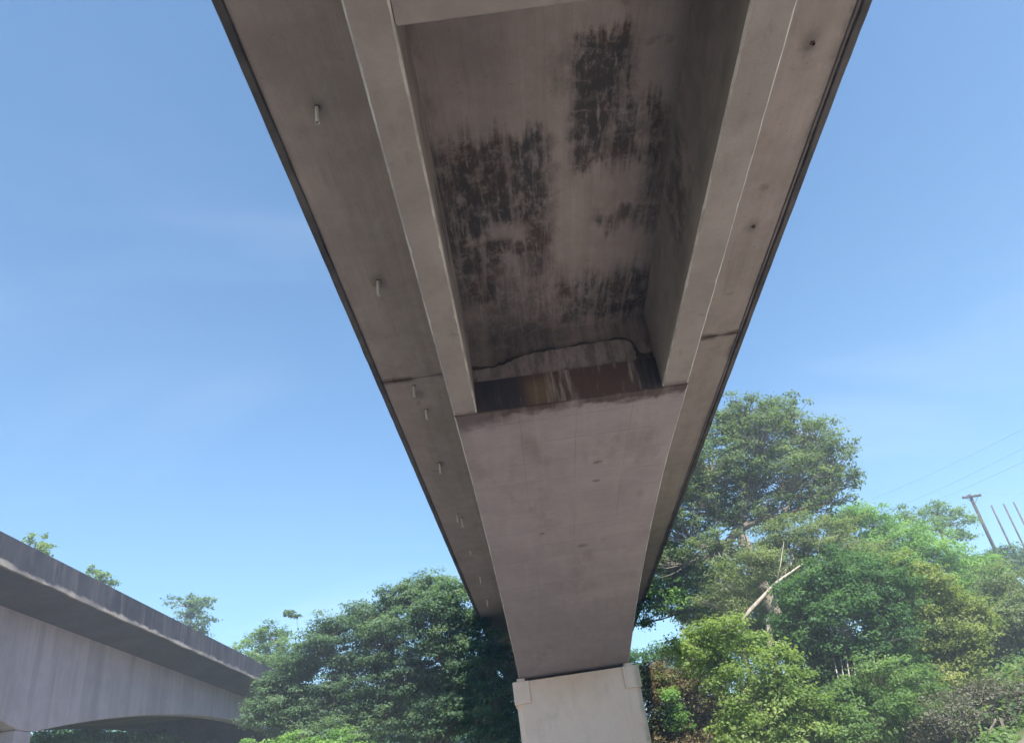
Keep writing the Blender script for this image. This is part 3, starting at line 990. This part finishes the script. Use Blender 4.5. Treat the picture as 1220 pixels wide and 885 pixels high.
plant('tall_tree', 'tall grey-green tree towering beside the right deck edge', 'tree', 43,
      [(893, 492, 30, 22), (930, 500, 36, 24), (868, 515, 34, 30), (905, 530, 52, 36), (955, 528, 40, 32), (985, 552, 34, 34), (1000, 575, 22, 28), (850, 560, 44, 38),
       (900, 575, 58, 34), (950, 575, 50, 34), (985, 600, 30, 22), (935, 612, 42, 20), (835, 605, 42, 40), (880, 620, 40, 26), (812, 640, 38, 36), (850, 665, 42, 30), (810, 580, 40, 36), (790, 680, 30, 30)],
      LM['grey'], bark='bark_mid', leaf=0.20, lai=2.7, clump=0.55, per=50, trunk_r=0.40, base=(948, 800), via=[(938, 765), (914, 712), (893, 660), (880, 630)], twig=0.6)
plant('mound_bush', 'bright green leafy mound on the slope below the ridge tree', 'bush', 50,
      [(1035, 628, 34, 24), (1012, 622, 24, 18), (1070, 655, 46, 30), (1110, 675, 46, 30), (1150, 700, 42, 30), (1050, 690, 55, 38), (1110, 720, 55, 38), (1170, 690, 30, 24), (1190, 720, 36, 30)],
      LM['bright'], leaf=0.20, lai=4.6, clump=0.65, per=60, stems=3)
plant('dull_tree', 'dull green tree at the right edge above the dry brush', 'tree', 43,
      [(1200, 705, 34, 26), (1195, 745, 40, 34), (1215, 785, 36, 36), (1180, 790, 34, 34), (1225, 740, 30, 40), (1205, 830, 40, 30)], LM['olive'], leaf=0.18, lai=4, clump=0.6, per=55)
plant('hanging_tree', 'glossy green drooping tree close to the right deck edge', 'tree', 45,
      [(800, 672, 34, 24), (830, 700, 38, 26), (790, 705, 34, 26), (770, 722, 20, 16), (815, 728, 36, 18), (845, 730, 30, 20), (776, 690, 22, 22), (766, 742, 10, 8)], LM['bright'], leaf=0.22, lai=4.6, clump=0.5, per=55, base=(856, 850), via=[(856, 790), (846, 745), (830, 715)], trunk_r=0.12)
plant('feathery_tree', 'olive feathery-crowned tree in front of the tall tree', 'tree', 38,
      [(942, 628, 36, 18), (985, 640, 42, 20), (1018, 662, 34, 20), (940, 655, 44, 22), (985, 672, 48, 24), (910, 668, 24, 18), (1030, 688, 34, 20), (925, 690, 24, 16)],
      LM['olive'], bark='bark_pale', leaf=0.13, lai=3.6, clump=0.5, per=80, flat=0.4, trunk_r=0.13, base=(905, 800), via=[(915, 740), (930, 690), (945, 665)])
plant('dark_tree', 'dense dark green tree above thin bare stems', 'tree', 35,
      [(985, 700, 40, 30), (1020, 690, 44, 32), (955, 735, 36, 36), (1000, 745, 52, 42), (1050, 725, 42, 36), (1060, 760, 36, 36), (965, 770, 34, 30), (1020, 785, 42, 26), (1040, 700, 40, 30)],
      LM['dark'], bark='bark_pale', leaf=0.17, lai=5, clump=0.55, per=70, trunk_r=0.07, stems=6, base=(1020, 880))
plant('yellowing_tree', 'yellow-green tree leaning over the dry brush', 'tree', 37,
      [(1075, 690, 34, 26), (1105, 715, 40, 30), (1135, 745, 38, 34), (1090, 755, 36, 34), (1120, 785, 42, 32), (1155, 780, 30, 34), (1160, 740, 24, 30), (1085, 790, 30, 24), (1140, 815, 32, 20)],
      LM['yellow'], leaf=0.17, lai=4.6, clump=0.5, per=65, trunk_r=0.12)
plant('twiggy_shrub', 'sparse twiggy shrub beside the bleached dead limb', 'shrub', 39,
      [(868, 700, 28, 24), (895, 715, 26, 22), (880, 735, 30, 20), (850, 722, 24, 20)], LM['olive'], leaf=0.15, lai=1.8, clump=0.4, per=30, twig=1.0, stems=3, trunk_r=0.06, bark='bark_pale')
plant('leafy_shrub', 'sunlit yellow-green shrub filling the slope beside the pier', 'shrub', 31,
      [(832, 765, 24, 16), (862, 752, 24, 16), (850, 790, 34, 20), (890, 768, 22, 18), (918, 786, 30, 18), (812, 782, 18, 14), (880, 815, 40, 24), (928, 820, 36, 22), (968, 845, 32, 20), (912, 850, 42, 24), (875, 868, 30, 22), (950, 880, 40, 24), (985, 868, 28, 18), (905, 895, 44, 22)],
      LM['lime'], leaf=0.16, lai=5, clump=0.5, per=70, stems=5, trunk_r=0.06)
plant('rusty_scrub', 'reddish brown scrub right beside the pale pier', 'scrub', 42,
      [(778, 806, 22, 14), (800, 812, 26, 18), (825, 822, 30, 20), (785, 840, 26, 26), (830, 850, 36, 24), (845, 880, 40, 26), (790, 880, 34, 26), (815, 900, 44, 24), (860, 845, 26, 20)], LM['rust'], leaf=0.15, lai=4.2, clump=0.45, per=50, stems=5, trunk_r=0.05)
plant('green_vine', 'green creeper patch within the reddish scrub by the pier', 'creeper', 40.8,
      [(800, 832, 13, 14), (806, 855, 14, 16), (795, 818, 10, 9), (815, 868, 12, 12)], LM['bright'], leaf=0.16, lai=3.4, clump=0.4, per=50, stems=2, trunk_r=0.04)
plant('mixed_bush', 'mid-green bush at the foot of the slope under the yellow tree', 'bush', 32,
      [(1055, 815, 46, 26), (1020, 835, 34, 26), (1085, 835, 42, 26), (1045, 860, 50, 28), (1010, 880, 40, 24), (1095, 870, 36, 24)], LM['mid'], leaf=0.15, lai=4.6, clump=0.45, per=65, stems=4, trunk_r=0.06)
plant('dry_brush', 'grey-brown dry brush in the bottom right corner', 'brush', 30,
      [(1130, 855, 34, 26), (1165, 835, 34, 24), (1195, 865, 40, 28), (1215, 840, 30, 26), (1110, 880, 32, 22), (1160, 885, 44, 24), (1225, 885, 30, 24), (1205, 895, 50, 20), (1240, 865, 30, 24)], LM['dry'], leaf=0.13, lai=2.6, clump=0.4, per=36, stems=6, trunk_r=0.05, twig=1.0, bark='bark_pale')
plant('slope_bush', 'olive bush low on the slope between shrub and mixed bush', 'bush', 36,
      [(985, 825, 34, 26), (960, 860, 36, 30), (1000, 855, 34, 30), (1075, 800, 30, 24), (940, 772, 36, 24, 3), (990, 778, 40, 24, 3), (905, 752, 30, 18, 3), (1030, 790, 36, 22, 2.5)], LM['dark'], leaf=0.16, lai=4.5, clump=0.5, per=60, stems=3, trunk_r=0.06)

plant('corner_bush', 'green bush tip in the extreme bottom right corner', 'bush', 27,
      [(1205, 888, 26, 14), (1228, 880, 26, 16), (1180, 895, 26, 12)], LM['mid'], leaf=0.15, lai=5, clump=0.35, per=55, stems=3, trunk_r=0.04)

# bleached dead limb leaning out of the slope
dl = empty('dead_limb', tuple(at(880, 760, 36.5)), 'bleached bare dead limb leaning up across the right slope', 'dead tree')
m = MB()
a, b, c_, d_ = at(880, 745, 36.5), at(893, 727, 36.4), at(925, 694, 36.2), at(957, 671, 36.0)
gzb = np.array([a[0]-0.4, a[1]+0.2, float(ground_z(a[0]-0.4, a[1]+0.2))-0.2])
m.tube([gzb, a, b, c_, d_], [0.15, 0.11, 0.095, 0.075, 0.035], 8)
m.build('limb', M['deadwood'], dl, True)
m = MB()
m.tube([c_, at(930, 672, 36.2), at(934, 645, 36.3)], [0.03, 0.022, 0.01], 6)
m.build('side_branch', M['deadwood'], dl, True)

# thin pale canes in front of the dark tree
cz = at(1022, 850, 33.3)
cane_root = empty('cane_clump', (cz[0], cz[1], float(ground_z(cz[0], cz[1]))), 'thin pale canes standing under the dense dark tree', 'canes')
for (x0, y0, x1, y1) in ((1012, 850, 996, 748), (1018, 845, 1002, 740), (1024, 845, 1012, 745), (1030, 842, 1020, 738), (1036, 840, 1032, 748), (1044, 842, 1038, 742), (1008, 850, 988, 760)):
    a0, b0 = at(x0, y0, 33.2+rng.normal(0, 0.15)), at(x1, y1, 35.0+rng.normal(0, 0.15))
    g0 = np.array([a0[0]+0.1, a0[1]+0.15, float(ground_z(a0[0], a0[1]))-0.1])
    MB().tube([g0, a0, (a0+b0)/2+rng.normal(0, 0.04, 3), b0], [0.035, 0.03, 0.026, 0.012], 6).build('cane', M['bark_pale'], cane_root, True)

# left, far to near
plant('slender_tree', 'slender tree with a lone leaf tuft above the left treetops', 'tree', 60, [(346, 731, 10, 4.5), (340, 733, 6, 4), (353, 734, 5, 3.5)], LM['teal'], leaf=0.28, lai=2.6, clump=0.3, per=22, trunk_r=0.035, base=(352, 860))
plant('pale_tree', 'pale green tree rising behind the end of the lower bridge', 'tree', 60,
      [(300, 768, 18, 13), (322, 760, 24, 15), (340, 775, 22, 16), (310, 785, 32, 16), (345, 800, 40, 24), (300, 800, 26, 16)], LM['mid'], leaf=0.24, lai=3.2, clump=0.6, per=45)
plant('parapet_tree', 'dark spreading treetop showing above the parapet of the lower bridge', 'tree', 70,
      [(225, 722, 20, 12), (245, 720, 15, 9), (203, 716, 14, 5), (228, 740, 24, 13), (215, 760, 30, 18)], LM['teal'], leaf=0.3, lai=3.0, clump=0.65, per=36, flat=0.4)
plant('parapet_tree', 'bright leaf tuft above the far left parapet, nearest the photo edge', 'tree', 50,
      [(44, 645, 13, 8), (55, 652, 8, 7), (38, 660, 18, 10)], LM['lime'], leaf=0.26, lai=2.6, clump=0.4, per=26)
plant('parapet_tree', 'flat pale treetop just above the parapet middle', 'tree', 57,
      [(112, 681, 12, 5), (128, 689, 14, 7), (115, 697, 22, 10)], LM['mid'], leaf=0.26, lai=2.8, clump=0.4, per=28)
plant('added_arch_thicket', 'dark thicket added to block the sky beyond the arch of the lower bridge', 'thicket', 56,
      [(25, 905, 50, 26, -11), (70, 900, 55, 26, -8), (130, 895, 55, 26, -2), (190, 890, 50, 24, 6), (240, 884, 44, 22, 12), (285, 872, 40, 24, 18), (100, 882, 40, 12, -5), (160, 878, 40, 12, 2)], LM['dark'], leaf=0.28, lai=5, clump=0.7, per=50)  # added so the opening under the arch goes dark
plant('far_thicket', 'dark thicket on the far bank between the spreading tree and the pier', 'thicket', 62,
      [(420, 868, 45, 22), (480, 860, 50, 24), (540, 850, 50, 26), (595, 840, 40, 28), (620, 850, 40, 26), (500, 830, 50, 26), (560, 815, 44, 26), (440, 845, 46, 22), (450, 890, 60, 20), (540, 885, 60, 24), (600, 880, 50, 26), (370, 880, 45, 20)], LM['dark'], leaf=0.28, lai=4.5, clump=0.8, per=50)
plant('spreading_tree', 'large deep green spreading tree left of the pier', 'tree', 44,
      [(505, 705, 28, 20), (535, 712, 26, 24), (480, 722, 34, 20), (515, 740, 44, 26), (440, 738, 36, 18), (555, 750, 26, 28), (400, 752, 30, 16), (460, 762, 48, 24), (380, 775, 34, 18),
       (530, 780, 48, 30), (420, 795, 44, 24), (475, 808, 50, 28), (355, 800, 34, 20), (580, 785, 24, 36), (335, 822, 34, 22), (390, 835, 46, 26), (545, 830, 46, 32), (450, 850, 52, 28), (590, 840, 22, 40),
       (320, 850, 30, 24), (350, 868, 40, 22), (520, 870, 54, 28), (400, 885, 50, 22), (590, 880, 26, 30)],
      LM['teal'], leaf=0.18, lai=6.5, clump=0.62, per=75, flat=0.42, trunk_r=0.36, shell=0.3)
plant('reed_shrub', 'light green shrub tip at the foot of the spreading tree', 'shrub', 37,
      [(340, 892, 30, 12), (385, 890, 34, 14), (300, 890, 16, 8), (420, 897, 30, 12)], LM['bright'], leaf=0.17, lai=4, clump=0.4, per=50, stems=3, trunk_r=0.05)

# ground cover on the slope and far bank
sc = empty('bank_scrub', (20, 50, 0))
COL.objects.unlink(sc)
n = 1500
gxs = np.concatenate([rng.uniform(8, 48, n), rng.uniform(-45, 12, n//2)])
gys = np.concatenate([rng.uniform(26, 82, n), rng.uniform(50, 85, n//2)])
okm = ~((gxs > -2.2) & (gxs < 5.2) & (gys < 43)) & ~((gxs < -17) & (gxs > -28) & (gys < 60))
gxs, gys = gxs[okm], gys[okm]
gh = ground_z(gxs, gys)
per = 46
hs = rng.uniform(0.35, 1.3, len(gxs))
e = unit(rng.normal(size=(len(gxs), per, 3)))
e[..., 2] = np.abs(e[..., 2])
rr = rng.random((len(gxs), per, 1))**0.5
Pq = np.stack([gxs, gys, gh], -1)[:, None, :]+e*rr*np.stack([hs*1.1, hs*1.1, hs], -1)[:, None, :]
Nq = unit(e*0.6+np.array([0, 0, 0.6])+0.5*rng.normal(size=e.shape))
tq = np.repeat((0.45+0.22*rng.normal(size=len(gxs)))[:, None], per, 1)+0.14*rng.normal(size=(len(gxs), per))
Lq = 0.24*rng.uniform(0.7, 1.3, len(gxs)*per)
bs = leaf_mesh('bank_scrub_cover', Pq.reshape(-1, 3), Nq.reshape(-1, 3), Lq, Lq*0.5, tq.ravel(), LM['mid'], sc)
bs.parent = None
bs.location = (20, 50, 0)
bpy.data.objects.remove(sc)
tag(bs, 'low green scrub covering the river bank slopes', 'scrub', kind='stuff')
STATS[0] += len(Lq)

# ------------------------------------------------------------------ power poles and wires
def pole(px, py, Y, r, mat, label, arm=False, px_w=9):
    top = at(px, py, Y)
    gz = float(ground_z(top[0], top[1]))
    root = empty('power_pole', (top[0], top[1], gz), label, 'utility pole', None if arm else 'plain poles on the ridge')
    MB().tube([(top[0], top[1], gz-0.5), (top[0], top[1], (gz+top[2])/2), (top[0], top[1], top[2])], [r*1.25, r*1.1, r], 10).build('shaft', M[mat], root, True)
    if arm:
        z = top[2]-0.30
        MB().cbox(top[0]-0.95, top[0]+0.95, top[1]-0.16-r, top[1]-r+0.02, z-0.09, z+0.09, 0.015).build('cross_arm', M[mat], root)
        for dx in (-0.85, -0.4, 0.45, 0.85):
            m = MB()
            n = 8
            rings = []
            for rr_, dz in ((0.03, 0.0), (0.03, 0.05), (0.07, 0.06), (0.07, 0.12), (0.045, 0.13), (0.06, 0.16), (0.03, 0.22)):
                rings.append([(top[0]+dx+rr_*math.cos(2*math.pi*k/n), top[1]-0.08-r+rr_*math.sin(2*math.pi*k/n), z+0.09+dz) for k in range(n)])
            m.loft(rings).build('insulator', M['ceramic'], root)
        for s in (-1, 1):
            MB().tube([(top[0]+s*0.6, top[1]-0.08-r, z-0.09), (top[0], top[1]-r, z-0.75)], 0.025, 5).build('brace', M[mat], root)
    return top


t0 = pole(1155, 589, 75, 0.15, 'pole', 'dark timber power pole with cross-arm on the right ridge', True)
pole(1181, 602, 78, 0.09, 'pole_grey', 'thin grey pole next to the cross-arm pole')
pole(1195.5, 600, 80, 0.09, 'pole_grey', 'thin grey pole, middle of the three plain poles')
pole(1207.5, 598, 82, 0.09, 'pole_grey', 'thin grey pole nearest the right photo edge')


def wire(a, b, sag, label, r=0.012):
    pts = []
    for i in range(25):
        t = i/24
        p = a*(1-t)+b*t
        pts.append(p-np.array([0, 0, sag*4*t*(1-t)]))
    m = MB()
    o = np.array([pts[0][0], pts[0][1], pts[0][2]])
    root_loc = Vector(o.tolist())
    m.tube([p-o for p in pts], r, 5)
    w = m.build('power_line', M['wire'], None, True)
    w.location = root_loc
    tag(w, label, 'wire', 'wires over the ridge')


wire(at(1290, 474, 62), at(985, 615, 110), 0.6, 'uppermost faint power line sloping over the right treetops')
wire(at(1290, 496, 62), at(1020, 622, 110), 0.6, 'middle faint power line sloping over the right treetops')
wire(at(1290, 514, 62), at(1045, 620, 110), 0.6, 'lowest faint power line sloping over the right treetops')
wire(t0+np.array([0.85, -0.28, 0.0]), at(1300, 580, 75), 0.35, 'power line running level from the cross-arm to the right edge')
print('LEAVES', STATS[0])

# ------------------------------------------------------------------ humid air
hz = MB().box(-720, 720, -720, 720, -3.0, 34.0).build('haze', None, None)
tag(hz, kind='stuff')
hm = bpy.data.materials.new('humid_air')
hm.use_nodes = True
ht = hm.node_tree
ht.nodes.clear()
ho = ht.nodes.new('ShaderNodeOutputMaterial')
hv = ht.nodes.new('ShaderNodeVolumePrincipled')
hv.inputs['Color'].default_value = (0.78, 0.88, 1.0, 1)
hv.inputs['Density'].default_value = 0.0025
hv.inputs['Anisotropy'].default_value = 0.2
ht.links.new(hv.outputs[0], ho.inputs['Volume'])
hz.data.materials.append(hm)
